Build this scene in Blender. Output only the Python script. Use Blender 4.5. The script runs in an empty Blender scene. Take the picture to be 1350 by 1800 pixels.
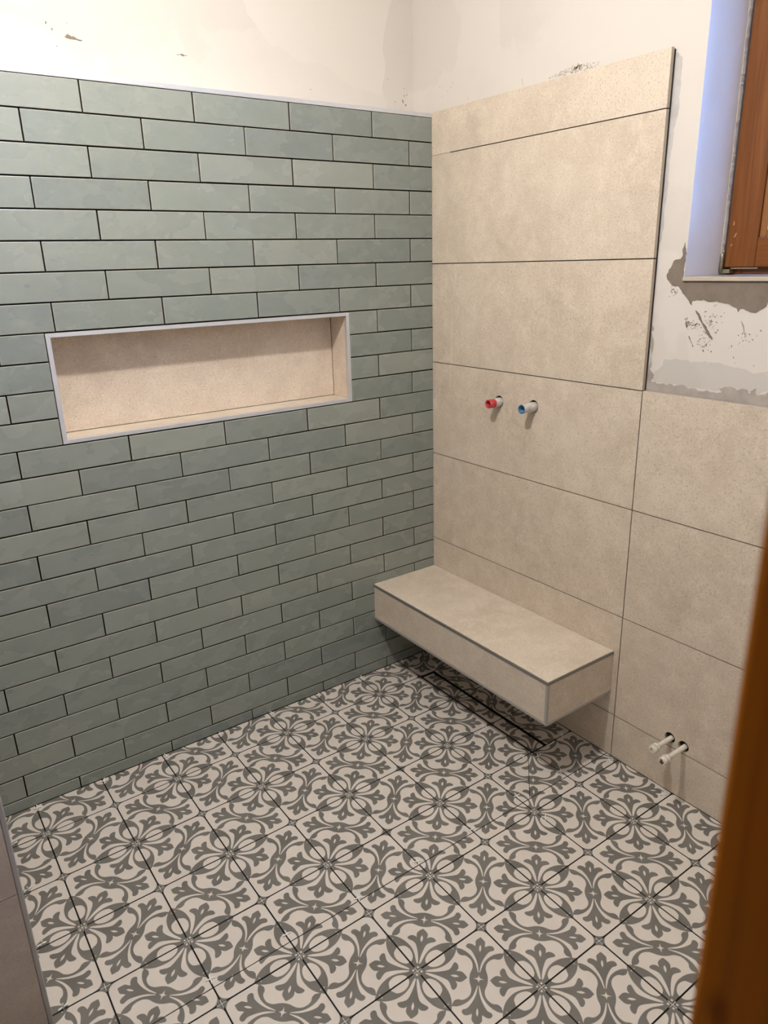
import bpy, bmesh, math, random
from mathutils import Vector, Matrix
from mathutils.geometry import delaunay_2d_cdt

random.seed(7)
scene = bpy.context.scene
C = scene.collection

# ------------------------------------------------------------------ camera
cam_data = bpy.data.cameras.new('camera')
cam = bpy.data.objects.new('camera', cam_data)
C.objects.link(cam)
YAW, PITCH, ROLL = 0.95806, 0.32770, -0.02768
fwd = Vector((math.cos(YAW) * math.cos(PITCH), math.sin(YAW) * math.cos(PITCH), -math.sin(PITCH)))
r0 = Vector((math.sin(YAW), -math.cos(YAW), 0))
u0 = r0.cross(fwd)
rgt = r0 * math.cos(ROLL) + u0 * math.sin(ROLL)
up = u0 * math.cos(ROLL) - r0 * math.sin(ROLL)
cam.matrix_world = Matrix(((rgt.x, up.x, -fwd.x, -1.7847), (rgt.y, up.y, -fwd.y, -2.1876),
                           (rgt.z, up.z, -fwd.z, 1.5819), (0, 0, 0, 1)))
cam_data.sensor_fit = 'HORIZONTAL'
cam_data.sensor_width = 36.0
cam_data.lens = 36.0 * 1288.28 / 1350.0
cam_data.clip_start = 0.02
cam_data.dof.use_dof = True
cam_data.dof.focus_distance = 2.35
cam_data.dof.aperture_fstop = 34.35 / 4.6          # about a phone lens's aperture
scene.camera = cam

# ------------------------------------------------------------------ world, lamps, exposure
world = bpy.data.worlds.new('world')
scene.world = world
world.use_nodes = True
bg = world.node_tree.nodes['Background']
bg.inputs['Color'].default_value = (0.24, 0.43, 1.0, 1)
bg.inputs['Strength'].default_value = 24.0

lamp_data = bpy.data.lights.new('ceiling_lamp', 'POINT')
lamp_data.energy = 37
lamp_data.color = (1.0, 0.955, 0.915)
lamp_data.shadow_soft_size = 0.035
lamp = bpy.data.objects.new('ceiling_lamp', lamp_data)
C.objects.link(lamp)
lamp.location = (-1.28, -1.00, 2.57)
# disc light added at the lamp, sending more light down than sideways
down_fill_data = bpy.data.lights.new('ceiling_lamp_down_fill', 'AREA')
down_fill_data.shape = 'DISK'
down_fill_data.size = 0.07
down_fill_data.energy = 5.2
down_fill_data.color = (1.0, 0.955, 0.915)
face = bpy.data.objects.new('ceiling_lamp_down_fill', down_fill_data)
C.objects.link(face)
face.location = (-1.28, -1.00, 2.53)

portal_data = bpy.data.lights.new('window_portal', 'AREA')
portal_data.shape = 'RECTANGLE'
portal_data.size = 0.80
portal_data.size_y = 0.95
portal_data.cycles.is_portal = True
portal = bpy.data.objects.new('window_portal', portal_data)
C.objects.link(portal)
portal.location = (0.47, -1.40, 1.99)
portal.rotation_euler = (0, math.radians(90), 0)

scene.view_settings.view_transform = 'Standard'
scene.view_settings.look = 'None'
scene.view_settings.exposure = 0.40
scene.view_settings.gamma = 1.0
scene.view_settings.use_curve_mapping = False

# ------------------------------------------------------------------ helpers
def link(name, me, mats, parent=None, kind=None):
    o = bpy.data.objects.new(name, me)
    C.objects.link(o)
    if mats is not None:
        for m in (mats if isinstance(mats, (list, tuple)) else [mats]):
            me.materials.append(m)
    if parent is not None:
        o.parent = parent
    if kind:
        o['kind'] = kind
    return o

def obj(name, bm, mats, parent=None, kind=None, smooth=False):
    me = bpy.data.meshes.new(name)
    bm.normal_update()
    bm.to_mesh(me)
    bm.free()
    if smooth:
        for p in me.polygons:
            p.use_smooth = True
    return link(name, me, mats, parent, kind)

def empty(name, loc, parent=None):
    o = bpy.data.objects.new(name, None)
    o.empty_display_size = 0.05
    o.location = loc
    C.objects.link(o)
    if parent is not None:
        o.parent = parent
    return o

def tag(o, label, cat, group=None):
    o['label'] = label
    o['category'] = cat
    if group:
        o['group'] = group
    return o

def box(bm, x0, x1, y0, y1, z0, z1, bevel=0.0, mi=0):
    vs = [bm.verts.new((x, y, z)) for x in (x0, x1) for y in (y0, y1) for z in (z0, z1)]
    fs = []
    for q in ((0, 1, 3, 2), (4, 6, 7, 5), (0, 4, 5, 1), (2, 3, 7, 6), (0, 2, 6, 4), (1, 5, 7, 3)):
        f = bm.faces.new([vs[i] for i in q])
        f.material_index = mi
        fs.append(f)
    if bevel > 0:
        es = list({e for f in fs for e in f.edges})
        bmesh.ops.bevel(bm, geom=es, offset=bevel, segments=2, affect='EDGES', profile=0.5)

def mk_box(name, mats, x0, x1, y0, y1, z0, z1, parent=None, bevel=0.0, kind=None):
    bm = bmesh.new()
    off = Vector((0, 0, 0))
    box(bm, x0, x1, y0, y1, z0, z1, bevel)
    return obj(name, bm, mats, parent, kind)

def lathe(bm, prof, origin, axis, seg=24, mi=None, caps=(False, False)):
    """profile (distance along axis, radius) swept round the axis"""
    a = Vector(axis).normalized()
    b = a.orthogonal().normalized()
    c = a.cross(b)
    rings = []
    for t, r in prof:
        rings.append([bm.verts.new(Vector(origin) + a * t + (b * math.cos(k * math.tau / seg) + c * math.sin(k * math.tau / seg)) * r)
                      for k in range(seg)])
    for i in range(len(rings) - 1):
        for k in range(seg):
            f = bm.faces.new((rings[i][k], rings[i][(k + 1) % seg], rings[i + 1][(k + 1) % seg], rings[i + 1][k]))
            f.smooth = True
            if mi:
                f.material_index = mi[i]
    if caps[0]:
        bm.faces.new(rings[0][::-1])
    if caps[1]:
        bm.faces.new(rings[-1])
    bmesh.ops.recalc_face_normals(bm, faces=bm.faces[:])

def in_poly(p, poly):
    x, y = p
    ins = False
    n = len(poly)
    j = n - 1
    for i in range(n):
        xi, yi = poly[i]
        xj, yj = poly[j]
        if (yi > y) != (yj > y) and x < (xj - xi) * (y - yi) / (yj - yi) + xi:
            ins = not ins
        j = i
    return ins

def cdt(polys):
    verts, edges = [], []
    for poly in polys:
        n0 = len(verts)
        verts += [Vector((a, b)) for a, b in poly]
        n = len(poly)
        edges += [(n0 + i, n0 + (i + 1) % n) for i in range(n)]
    r = delaunay_2d_cdt(verts, edges, [], 0, 1e-7)
    return [(v.x, v.y) for v in r[0]], [tuple(f) for f in r[2]]

def plate(bm, outline, holes, to3, depth):
    """flat plate with holes: front face, side walls and hole walls. to3(a,b,d) -> 3D"""
    vs, tris = cdt([outline] + holes)
    keep = [bm.verts.new(to3(a, b, 0)) for a, b in vs]
    for t in tris:
        c = (sum(vs[i][0] for i in t) / 3, sum(vs[i][1] for i in t) / 3)
        if in_poly(c, outline) and not any(in_poly(c, h) for h in holes):
            bm.faces.new([keep[i] for i in t])
    for loop in [outline] + holes:
        fr = [bm.verts.new(to3(a, b, 0)) for a, b in loop]
        bk = [bm.verts.new(to3(a, b, depth)) for a, b in loop]
        n = len(loop)
        for i in range(n):
            bm.faces.new((fr[i], fr[(i + 1) % n], bk[(i + 1) % n], bk[i]))
    bmesh.ops.remove_doubles(bm, verts=bm.verts[:], dist=1e-6)
    bmesh.ops.recalc_face_normals(bm, faces=bm.faces[:])

# ------------------------------------------------------------------ materials
def base_mat(name):
    m = bpy.data.materials.new(name)
    m.use_nodes = True
    nt = m.node_tree
    return m, nt, nt.nodes['Principled BSDF']

def N(nt, typ, **kw):
    n = nt.nodes.new(typ)
    for k, v in kw.items():
        setattr(n, k, v)
    return n

def plain(name, col, rough=0.5, metal=0.0, spec=None):
    m, nt, b = base_mat(name)
    b.inputs['Base Color'].default_value = (*col, 1)
    b.inputs['Roughness'].default_value = rough
    b.inputs['Metallic'].default_value = metal
    if spec is not None:
        b.inputs['Specular IOR Level'].default_value = spec
    return m

def coords(nt, jitter=True, scale=(1, 1, 1)):
    tc = N(nt, 'ShaderNodeTexCoord')
    mp = N(nt, 'ShaderNodeMapping')
    mp.inputs['Scale'].default_value = scale
    nt.links.new(tc.outputs['Object'], mp.inputs['Vector'])
    if not jitter:
        return mp.outputs['Vector'], None
    oi = N(nt, 'ShaderNodeObjectInfo')
    mu = N(nt, 'ShaderNodeMath', operation='MULTIPLY')
    mu.inputs[1].default_value = 37.0
    nt.links.new(oi.outputs['Random'], mu.inputs[0])
    ad = N(nt, 'ShaderNodeVectorMath', operation='ADD')
    nt.links.new(mp.outputs['Vector'], ad.inputs[0])
    nt.links.new(mu.outputs[0], ad.inputs[1])
    return ad.outputs[0], oi.outputs['Random']

def noise(nt, vec, scale, detail=4, rough=0.55, dist=0.0):
    n = N(nt, 'ShaderNodeTexNoise')
    n.inputs['Scale'].default_value = scale
    n.inputs['Detail'].default_value = detail
    n.inputs['Roughness'].default_value = rough
    n.inputs['Distortion'].default_value = dist
    nt.links.new(vec, n.inputs['Vector'])
    return n.outputs['Fac']

def ramp(nt, fac, stops):
    r = N(nt, 'ShaderNodeValToRGB')
    r.color_ramp.interpolation = 'EASE'
    el = r.color_ramp.elements
    while len(el) < len(stops):
        el.new(0.5)
    for e, (p, c) in zip(el, stops):
        e.position = p
        e.color = (*c, 1) if len(c) == 3 else c
    nt.links.new(fac, r.inputs['Fac'])
    return r.outputs['Color']

def mix(nt, fac, a, b, mode='MIX'):
    m = N(nt, 'ShaderNodeMix', data_type='RGBA', blend_type=mode)
    for sock, v in ((m.inputs[0], fac), (m.inputs[6], a), (m.inputs[7], b)):
        if isinstance(v, (int, float)):
            sock.default_value = v
        elif isinstance(v, tuple):
            sock.default_value = (*v, 1) if len(v) == 3 else v
        else:
            nt.links.new(v, sock)
    return m.outputs[2]

def bump(nt, b, h, strength=0.2, dist=0.002):
    bp = N(nt, 'ShaderNodeBump')
    bp.inputs['Strength'].default_value = strength
    bp.inputs['Distance'].default_value = dist
    nt.links.new(h, bp.inputs['Height'])
    nt.links.new(bp.outputs['Normal'], b.inputs['Normal'])

def stone(name, base, dark, light, rough=0.45, speck=1.0, streak=False):
    m, nt, b = base_mat(name)
    v, rnd = coords(nt)
    n1 = noise(nt, v, 3.2, 6, 0.6, 0.3)
    col = ramp(nt, n1, [(0.30, dark), (0.5, base), (0.72, light)])
    n4 = noise(nt, v, 14, 6, 0.7, 0.2)
    col = mix(nt, ramp(nt, n4, [(0.35, (0, 0, 0)), (0.75, (1, 1, 1))]), col, tuple(c * 1.06 for c in light))
    n2 = noise(nt, v, 210, 3, 0.75)
    sp = ramp(nt, n2, [(0.34, (1, 1, 1)), (0.46, (0, 0, 0))])
    col = mix(nt, mix(nt, 0.65 * speck, (0, 0, 0), sp), col, tuple(c * 0.62 for c in dark))
    n3 = noise(nt, v, 150, 2, 0.7)
    fl = ramp(nt, n3, [(0.58, (0, 0, 0)), (0.72, (1, 1, 1))])
    col = mix(nt, mix(nt, 0.55 * speck, (0, 0, 0), fl), col, tuple(min(1, c * 1.25) for c in light))
    n5 = noise(nt, v, 55, 4, 0.75)
    pit = ramp(nt, n5, [(0.24, (1, 1, 1)), (0.31, (0, 0, 0))])
    col = mix(nt, mix(nt, 0.6, (0, 0, 0), pit), col, tuple(c * 0.6 for c in dark))
    if streak:
        # slanting pale streaks over the tiles near the corner
        tc = N(nt, 'ShaderNodeTexCoord')
        mp = N(nt, 'ShaderNodeMapping')
        mp.inputs['Rotation'].default_value = (math.radians(-38), 0, 0)
        mp.inputs['Scale'].default_value = (1, 34, 3.0)
        nt.links.new(tc.outputs['Object'], mp.inputs['Vector'])
        s1 = noise(nt, mp.outputs['Vector'], 1.0, 4, 0.6, 0.4)
        sx = N(nt, 'ShaderNodeSeparateXYZ')
        nt.links.new(tc.outputs['Object'], sx.inputs[0])
        near = N(nt, 'ShaderNodeMapRange')
        near.inputs[1].default_value = -0.42
        near.inputs[2].default_value = -0.05
        nt.links.new(sx.outputs['Y'], near.inputs[0])
        s2 = noise(nt, tc.outputs['Object'], 4.0, 2)
        mul = N(nt, 'ShaderNodeMath', operation='MULTIPLY')
        nt.links.new(near.outputs[0], mul.inputs[0])
        nt.links.new(ramp(nt, s2, [(0.42, (0, 0, 0)), (0.62, (1, 1, 1))]), mul.inputs[1])
        mul2 = N(nt, 'ShaderNodeMath', operation='MULTIPLY')
        nt.links.new(mul.outputs[0], mul2.inputs[0])
        nt.links.new(ramp(nt, s1, [(0.55, (0, 0, 0)), (0.72, (0.55, 0.55, 0.55))]), mul2.inputs[1])
        col = mix(nt, mul2.outputs[0], col, tuple(min(1, c * 1.3) for c in light))
    nt.links.new(col, b.inputs['Base Color'])
    b.inputs['Roughness'].default_value = rough
    b.inputs['Specular IOR Level'].default_value = 0.35
    bump(nt, b, n2, 0.12, 0.001)
    return m

M = {}
M['stone'] = stone('beige_stone', (0.625, 0.535, 0.420), (0.545, 0.462, 0.358), (0.695, 0.605, 0.485), streak=True)
M['stone_plain'] = stone('beige_stone_smooth', (0.635, 0.55, 0.44), (0.555, 0.475, 0.375), (0.69, 0.605, 0.495), speck=0.8)
M['stone_niche'] = stone('speckled_niche_stone', (0.65, 0.55, 0.44), (0.56, 0.465, 0.365), (0.71, 0.615, 0.50), speck=1.0)
M['stone_grey'] = stone('grey_stone', (0.47, 0.395, 0.32), (0.41, 0.34, 0.275), (0.52, 0.44, 0.365), speck=0.6)
M['stone_edge'] = plain('tile_body', (0.50, 0.42, 0.33), 0.7)

def green_mat():
    m, nt, b = base_mat('sage_glaze')
    v, rnd = coords(nt, True, (1, 1, 1.6))
    n1 = noise(nt, v, 8, 4, 0.5, 0.0)
    tone = ramp(nt, rnd, [(0.0, (0.196, 0.226, 0.208)), (0.35, (0.228, 0.259, 0.233)), (0.7, (0.248, 0.279, 0.248)), (1.0, (0.280, 0.305, 0.268))])
    n2 = noise(nt, v, 20, 6, 0.65, 0.0)
    col = mix(nt, ramp(nt, n1, [(0.25, (0, 0, 0)), (0.90, (0.36, 0.36, 0.36))]), tone, (0.310, 0.328, 0.282))
    col = mix(nt, ramp(nt, n2, [(0.38, (0, 0, 0)), (0.95, (0.42, 0.42, 0.42))]), col, (0.355, 0.368, 0.318))
    n3 = noise(nt, v, 6, 4, 0.5)
    col = mix(nt, ramp(nt, n3, [(0.15, (0.35, 0.35, 0.35)), (0.75, (0, 0, 0))]), col, (0.20, 0.238, 0.230))
    nt.links.new(col, b.inputs['Base Color'])
    rr = N(nt, 'ShaderNodeMapRange')
    rr.inputs[3].default_value = 0.16
    rr.inputs[4].default_value = 0.38
    nt.links.new(n1, rr.inputs[0])
    nt.links.new(rr.outputs[0], b.inputs['Roughness'])
    bump(nt, b, n1, 0.06, 0.004)
    return m
M['green'] = green_mat()

def plaster_mat(name, a, bcol, patch):
    m, nt, b = base_mat(name)
    v, _ = coords(nt, False)
    n1 = noise(nt, v, 2.2, 6, 0.55, 0.6)
    col = ramp(nt, n1, [(0.47, a), (0.50, bcol)])
    n2 = noise(nt, v, 5, 5, 0.6)
    col = mix(nt, ramp(nt, n2, [(0.5, (0, 0, 0)), (0.8, (0.6, 0.6, 0.6))]), col, patch)
    n3 = noise(nt, v, 60, 4, 0.8)
    nt.links.new(col, b.inputs['Base Color'])
    b.inputs['Roughness'].default_value = 0.85
    b.inputs['Specular IOR Level'].default_value = 0.2
    bump(nt, b, n2, 0.15, 0.004)
    return m
M['plaster'] = plaster_mat('raw_plaster', (0.66, 0.62, 0.56), (0.69, 0.65, 0.59), (0.64, 0.60, 0.54))
M['coat'] = plaster_mat('thin_skim_coat', (0.56, 0.535, 0.49), (0.59, 0.56, 0.515), (0.53, 0.505, 0.46))
M['reveal'] = plaster_mat('window_reveal_plaster', (0.78, 0.77, 0.76), (0.80, 0.79, 0.78), (0.70, 0.68, 0.67))

def mortar_mat(name, a, c):
    m, nt, b = base_mat(name)
    v, _ = coords(nt, False)
    n1 = noise(nt, v, 18, 6, 0.65)
    nt.links.new(ramp(nt, n1, [(0.3, a), (0.7, c)]), b.inputs['Base Color'])
    b.inputs['Roughness'].default_value = 0.95
    b.inputs['Specular IOR Level'].default_value = 0.1
    bump(nt, b, noise(nt, v, 120, 4, 0.8), 0.4, 0.002)
    return m
M['mortar'] = mortar_mat('grey_mortar', (0.20, 0.165, 0.13), (0.25, 0.21, 0.17))
M['mortar_light'] = mortar_mat('pale_mortar', (0.36, 0.325, 0.285), (0.47, 0.43, 0.385))
M['mortar_band'] = mortar_mat('bare_grey_wall', (0.48, 0.46, 0.44), (0.58, 0.56, 0.53))

M['low_bounce_wall'] = mortar_mat('low_bounce_side_wall', (0.30, 0.26, 0.22), (0.38, 0.34, 0.29))  # unseen side wall, made dark to cut the light it bounces back
M['green_edge'] = plain('thin_pale_glaze_edge', (0.36, 0.365, 0.31), 0.3)
M['tile_side'] = plain('tile_side_dark', (0.05, 0.05, 0.045), 0.8)
M['crumb'] = plain('sandy_crumb', (0.46, 0.41, 0.33), 0.95, 0, 0.1)
M['joint'] = plain('open_joint', (0.008, 0.007, 0.006), 0.9)
M['grout'] = plain('dusty_joint', (0.52, 0.44, 0.34), 0.9)
M['alu'] = plain('satin_aluminium', (0.62, 0.64, 0.67), 0.36, 0.45)
M['alu_grey'] = plain('grey_aluminium', (0.24, 0.235, 0.22), 0.42, 0.45)
M['alu_dull'] = plain('dull_grey_aluminium', (0.44, 0.42, 0.395), 0.5, 0.4)
M['steel_dark'] = plain('dark_drain_steel', (0.025, 0.028, 0.026), 0.35, 0.7)
M['black'] = plain('drain_slot_black', (0.006, 0.006, 0.006), 0.8)
M['hinge'] = plain('tarnished_hinge_metal', (0.33, 0.30, 0.23), 0.4, 0.7)
M['spacer'] = plain('white_spacer_plastic', (0.88, 0.87, 0.83), 0.45)
M['spacer_grey'] = plain('dusty_spacer_plastic', (0.66, 0.645, 0.60), 0.5)
M['sill'] = plain('pale_stone_sill', (0.52, 0.45, 0.36), 0.22)
M['cavity'] = plain('pipe_hole_dark', (0.03, 0.026, 0.022), 0.9)

def dusty(name, col, dust, amt=(0.45, 0.62), rough=0.5, scale=90):
    m, nt, b = base_mat(name)
    v, _ = coords(nt, False)
    n1 = noise(nt, v, scale, 4, 0.7)
    nt.links.new(mix(nt, ramp(nt, n1, [(amt[0], (0, 0, 0)), (amt[1], (1, 1, 1))]), col, dust), b.inputs['Base Color'])
    b.inputs['Roughness'].default_value = rough
    return m
M['pipe_white'] = dusty('splashed_white_pipe', (0.74, 0.69, 0.60), (0.48, 0.42, 0.34), (0.55, 0.75))
M['stub_grey'] = dusty('dusty_grey_pipe', (0.46, 0.44, 0.42), (0.62, 0.57, 0.50))
M['red'] = dusty('red_plastic_cap', (0.55, 0.035, 0.045), (0.62, 0.30, 0.27), (0.5, 0.7))
M['red_dusty'] = dusty('red_cap_with_plaster_dust', (0.55, 0.18, 0.17), (0.60, 0.50, 0.44), (0.42, 0.6))
M['blue'] = dusty('blue_plastic_cap', (0.03, 0.14, 0.30), (0.16, 0.33, 0.47), (0.55, 0.7))
M['brown_spot'] = plain('open_pipe_mouth', (0.10, 0.075, 0.05), 0.8)

def wood_mat(name, a, bcol, dark, along='Z', gloss=0.35, knots=True, sc=1.0):
    m, nt, b = base_mat(name)
    s = {'Z': (22, 22, 1.1), 'Y': (22, 1.1, 22)}[along]
    v, _ = coords(nt, False, tuple(k * sc for k in s))
    n1 = noise(nt, v, 1.0, 6, 0.6, 0.7)
    col = ramp(nt, n1, [(0.28, dark), (0.48, a), (0.72, bcol)])
    v2, _ = coords(nt, False, tuple((60 if k > 5 else 2) for k in s))
    n2 = noise(nt, v2, 1.6, 3, 0.6)
    col = mix(nt, ramp(nt, n2, [(0.35, (0.5, 0.5, 0.5)), (0.55, (0, 0, 0))]), col, dark)
    if knots:
        v3, _ = coords(nt, False, tuple((11 if k > 5 else 6) for k in s))
        vo = N(nt, 'ShaderNodeTexVoronoi')
        vo.inputs['Scale'].default_value = 1.0
        nt.links.new(v3, vo.inputs['Vector'])
        col = mix(nt, ramp(nt, vo.outputs['Distance'], [(0.03, (0.7, 0.7, 0.7)), (0.12, (0, 0, 0))]), col, tuple(c * 0.35 for c in dark))
    nt.links.new(col, b.inputs['Base Color'])
    b.inputs['Roughness'].default_value = gloss
    b.inputs['Specular IOR Level'].default_value = 0.25
    return m
M['wood_window'] = wood_mat('varnished_larch', (0.185, 0.066, 0.016), (0.235, 0.090, 0.022), (0.125, 0.042, 0.010), gloss=0.35, sc=2.2)
M['wood_window_h'] = wood_mat('varnished_larch_rail', (0.185, 0.066, 0.016), (0.235, 0.090, 0.022), (0.125, 0.042, 0.010), along='Y', gloss=0.35, sc=2.2, knots=False)
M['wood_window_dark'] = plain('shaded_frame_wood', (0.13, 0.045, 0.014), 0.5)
M['wood_bead'] = plain('pale_glazing_bead_wood', (0.27, 0.108, 0.028), 0.4)
M['wood_door'] = wood_mat('orange_varnished_door_wood', (0.52, 0.165, 0.003), (0.60, 0.20, 0.004), (0.38, 0.105, 0.002), gloss=0.65)

def print_mat(name, col, var):
    m, nt, b = base_mat(name)
    v, _ = coords(nt)
    n = noise(nt, v, 14, 4, 0.6)
    col = ramp(nt, n, [(0.3, tuple(c * (1 - var) for c in col)), (0.7, tuple(c * (1 + var) for c in col))])
    nt.links.new(col, b.inputs['Base Color'])
    b.inputs['Roughness'].default_value = 0.42
    b.inputs['Specular IOR Level'].default_value = 0.35
    return m
M['cream'] = print_mat('cream_cement_tile', (0.70, 0.65, 0.58), 0.03)
M['grey'] = print_mat('grey_printed_ornament', (0.178, 0.170, 0.150), 0.10)
M['tile_body'] = plain('floor_tile_body', (0.06, 0.055, 0.05), 0.8)

def glass_mat():
    m, nt, b = base_mat('window_glass')
    out = nt.nodes['Material Output']
    tr = N(nt, 'ShaderNodeBsdfTransparent')
    tr.inputs['Color'].default_value = (0.93, 0.95, 0.95, 1)
    gl = N(nt, 'ShaderNodeBsdfGlossy')
    gl.inputs['Roughness'].default_value = 0.02
    fr = N(nt, 'ShaderNodeFresnel')
    fr.inputs['IOR'].default_value = 1.5
    mx = N(nt, 'ShaderNodeMixShader')
    nt.links.new(fr.outputs[0], mx.inputs[0])
    nt.links.new(tr.outputs[0], mx.inputs[1])
    nt.links.new(gl.outputs[0], mx.inputs[2])
    nt.links.new(mx.outputs[0], out.inputs['Surface'])
    return m
M['glass'] = glass_mat()

# ------------------------------------------------------------------ room shell
S = 0.2025                       # floor tile pitch
I0, J0 = 4.9614, -3.7432         # grid line numbers at the corner
CEIL = 2.78
XW, YW = 0.020, 0.130            # plaster faces of the right and left wall
ROOM_X, ROOM_Y = -2.90, -3.30

floor = mk_box('floor', M['joint'], ROOM_X - 0.1, 0.46, ROOM_Y - 0.1, 0.28, -0.06, -0.007, kind='structure')
floor['label'] = 'floor of cream cement tiles printed with grey petals and scrolls, open joints'
ceiling = mk_box('ceiling', M['plaster'], ROOM_X, 0.48, ROOM_Y, 0.30, CEIL, CEIL + 0.1, kind='structure')

# left (green) wall: plaster above, a furred-out front below
wall_left = mk_box('wall_left', M['plaster'], ROOM_X, XW, YW, YW + 0.15, -0.0069, CEIL, kind='structure')
wall_left['label'] = 'left wall with sage green glazed tiles in running bond under bare cream plaster'
NX0, NX1, NZ0, NZ1 = -1.3515, -0.3710, 1.1175, 1.4240     # niche, outside of its trim
ZT, GH = 2.0506, 0.07781
bm = bmesh.new()
FX0 = -1.86
for a in ((FX0, NX0, 0, ZT), (NX1, 0.008, 0, ZT), (NX0, NX1, 0, NZ0), (NX0, NX1, NZ1, ZT)):
    box(bm, a[0], a[1], 0.0095, YW, a[2], a[3])
obj('tile_backing', bm, M['joint'], wall_left)

# right (beige) wall with the window opening
WY0, WY1, WZ0, WZ1 = -1.80, -1.010, 1.520, 2.46
bm = bmesh.new()
for a in ((ROOM_Y, WY0, -0.0069, CEIL), (WY1, YW + 0.15, -0.0069, CEIL), (WY0, WY1, -0.0069, WZ0), (WY0, WY1, WZ1, CEIL)):
    box(bm, XW, 0.46, a[0], a[1], a[2], a[3])
wall_right = obj('wall_right', bm, M['plaster'], None, 'structure')
wall_right['label'] = 'right wall with large beige stone tiles, bare plaster and mortar around the window'
bm = bmesh.new()
for a in ((0.0, 0.926, 0, 2.062), (0.926, 2.02, 0, 1.2185)):
    box(bm, 0.010, XW, -a[1], -a[0] + 0.0, a[2], a[3])
obj('tile_backing', bm, M['joint'], wall_right)

# closing walls behind and beside the camera; the doorway the photograph is taken through
DX0, DX1, DZ = -2.36, -1.475, 2.07
bm = bmesh.new()
for a in ((ROOM_X, DX0, -0.0069, CEIL), (DX1, XW, -0.0069, CEIL), (DX0, DX1, DZ, CEIL)):
    box(bm, a[0], a[1], -2.19, -2.06, a[2], a[3])
obj('wall_front', bm, M['plaster'], None, 'structure')
mk_box('wall_side', M['low_bounce_wall'], ROOM_X - 0.1, ROOM_X, ROOM_Y, 0.28, -0.0069, CEIL, kind='structure')
mk_box('wall_hall', M['plaster'], ROOM_X, 0.46, ROOM_Y - 0.1, ROOM_Y, -0.0069, CEIL, kind='structure')

# ------------------------------------------------------------------ green tiles (about 7.5 x 30 cm, half bond)
GJ = 0.0040
def green_tile(w, h):
    bm = bmesh.new()
    b1, b2 = 0.0016, 0.0030
    lv = [(0.0095, 0.0), (0.0010, 0.0), (0.0003, 0.0005), (0.0, 0.0015)]      # (depth y, inset)
    rings = []
    for y, i in lv:
        rings.append([bm.verts.new((sx * (w / 2 - i), y, sz * (h / 2 - i))) for sx, sz in ((-1, -1), (1, -1), (1, 1), (-1, 1))])
    for k in range(3):
        for q in range(4):
            f = bm.faces.new((rings[k][q], rings[k][(q + 1) % 4], rings[k + 1][(q + 1) % 4], rings[k + 1][q]))
            f.material_index = 1 if k else 2
    bm.faces.new(rings[-1])
    bmesh.ops.recalc_face_normals(bm, faces=bm.faces[:])
    me = bpy.data.meshes.new('wall_tile')
    bm.to_mesh(me)
    bm.free()
    for m in (M['green'], M['green_edge'], M['tile_side']):
        me.materials.append(m)
    return me
green_cache = {}
def put_green(x0, x1, z0, z1):
    w, h = round(x1 - x0 - GJ, 4), round(z1 - z0 - GJ, 4)
    if w < 0.004 or h < 0.004:
        return
    key = (w, h)
    if key not in green_cache:
        green_cache[key] = green_tile(w, h)
    o = link('wall_tile', green_cache[key], None, wall_left)
    o.location = ((x0 + x1) / 2 + random.uniform(-.0004, .0004), random.uniform(-0.0003, 0.0004), (z0 + z1) / 2 + random.uniform(-.0003, .0003))
    o.rotation_euler = (math.radians(random.gauss(0, 0.16)), math.radians(random.gauss(0, 0.05)), math.radians(random.gauss(0, 0.07)))

def row_z(k):
    e = k + 0.02 if k <= 15 else 15.02 + (k - 15) * 0.982
    return ZT - GH * min(e, ZT / GH)
GW = 0.30545
k = 0
while row_z(k) > 0.004:
    z1, z0 = row_z(k), row_z(k + 1)
    first = 0.2520 if k % 2 == 0 else 0.1010
    xs = [0.0014, -first]
    while xs[-1] > FX0:
        xs.append(xs[-1] - GW)
    for a, b in zip(xs[1:], xs[:-1]):
        a = max(a, FX0)
        if (z0 + z1) / 2 < NZ1 and (z0 + z1) / 2 > NZ0:
            for c, d in ((max(a, NX1), b), (a, min(b, NX0))):
                if d - c > 0.008:
                    put_green(c, d, z0, z1)
        else:
            put_green(a, b, z0, z1)
    k += 1

# profile on top of the green tiles
bm = bmesh.new()
box(bm, FX0, -0.0006, -0.0012, 0.0105, ZT - 0.0020, ZT + 0.0105, 0.0012)
box(bm, FX0, -0.0006, 0.0105, YW, ZT + 0.0005, ZT + 0.0095)
trim = obj('trim_1', bm, M['alu'], None, 'structure')
trim['label'] = 'pale metal edge profile capping the green tiled wall'

# ------------------------------------------------------------------ beige tiles
BZ = [2.0655, 1.9298, 1.5737, 1.2212, 0.8672, 0.5115, 0.1566, 0.0]
BJ = 0.0030
def circ(cy, cz, r, n=28):
    return [(cy + r * math.cos(t * math.tau / n), cz + r * math.sin(t * math.tau / n)) for t in range(n)]
HOLES = {'red': (-0.3600, 1.1165, 0.0212), 'blue': (-0.5210, 1.1215, 0.0212), 'a': (-1.1325, 0.1865, 0.0175), 'b': (-1.1795, 0.1820, 0.0175)}
def put_beige(y0, y1, z0, z1, mat, dx=0.0):
    y0, y1, z0, z1 = y0 + BJ / 2, y1 - BJ / 2, z0 + BJ / 2, z1 - BJ / 2
    holes = []
    for cy, cz, r in HOLES.values():
        if y0 < cy < y1 and z0 + r < cz < z1 - r:
            holes.append(circ(cy, cz, r))
    bm = bmesh.new()
    plate(bm, [(y0, z0), (y1, z0), (y1, z1), (y0, z1)], holes, lambda a, b, d: Vector((d + dx, a, b)), 0.0115)
    for f in bm.faces:
        if abs(f.normal.x) < 0.5:
            f.material_index = 1
    o = obj('stone_tile', bm, [mat, M['stone_edge']], wall_right)
    return o
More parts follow.
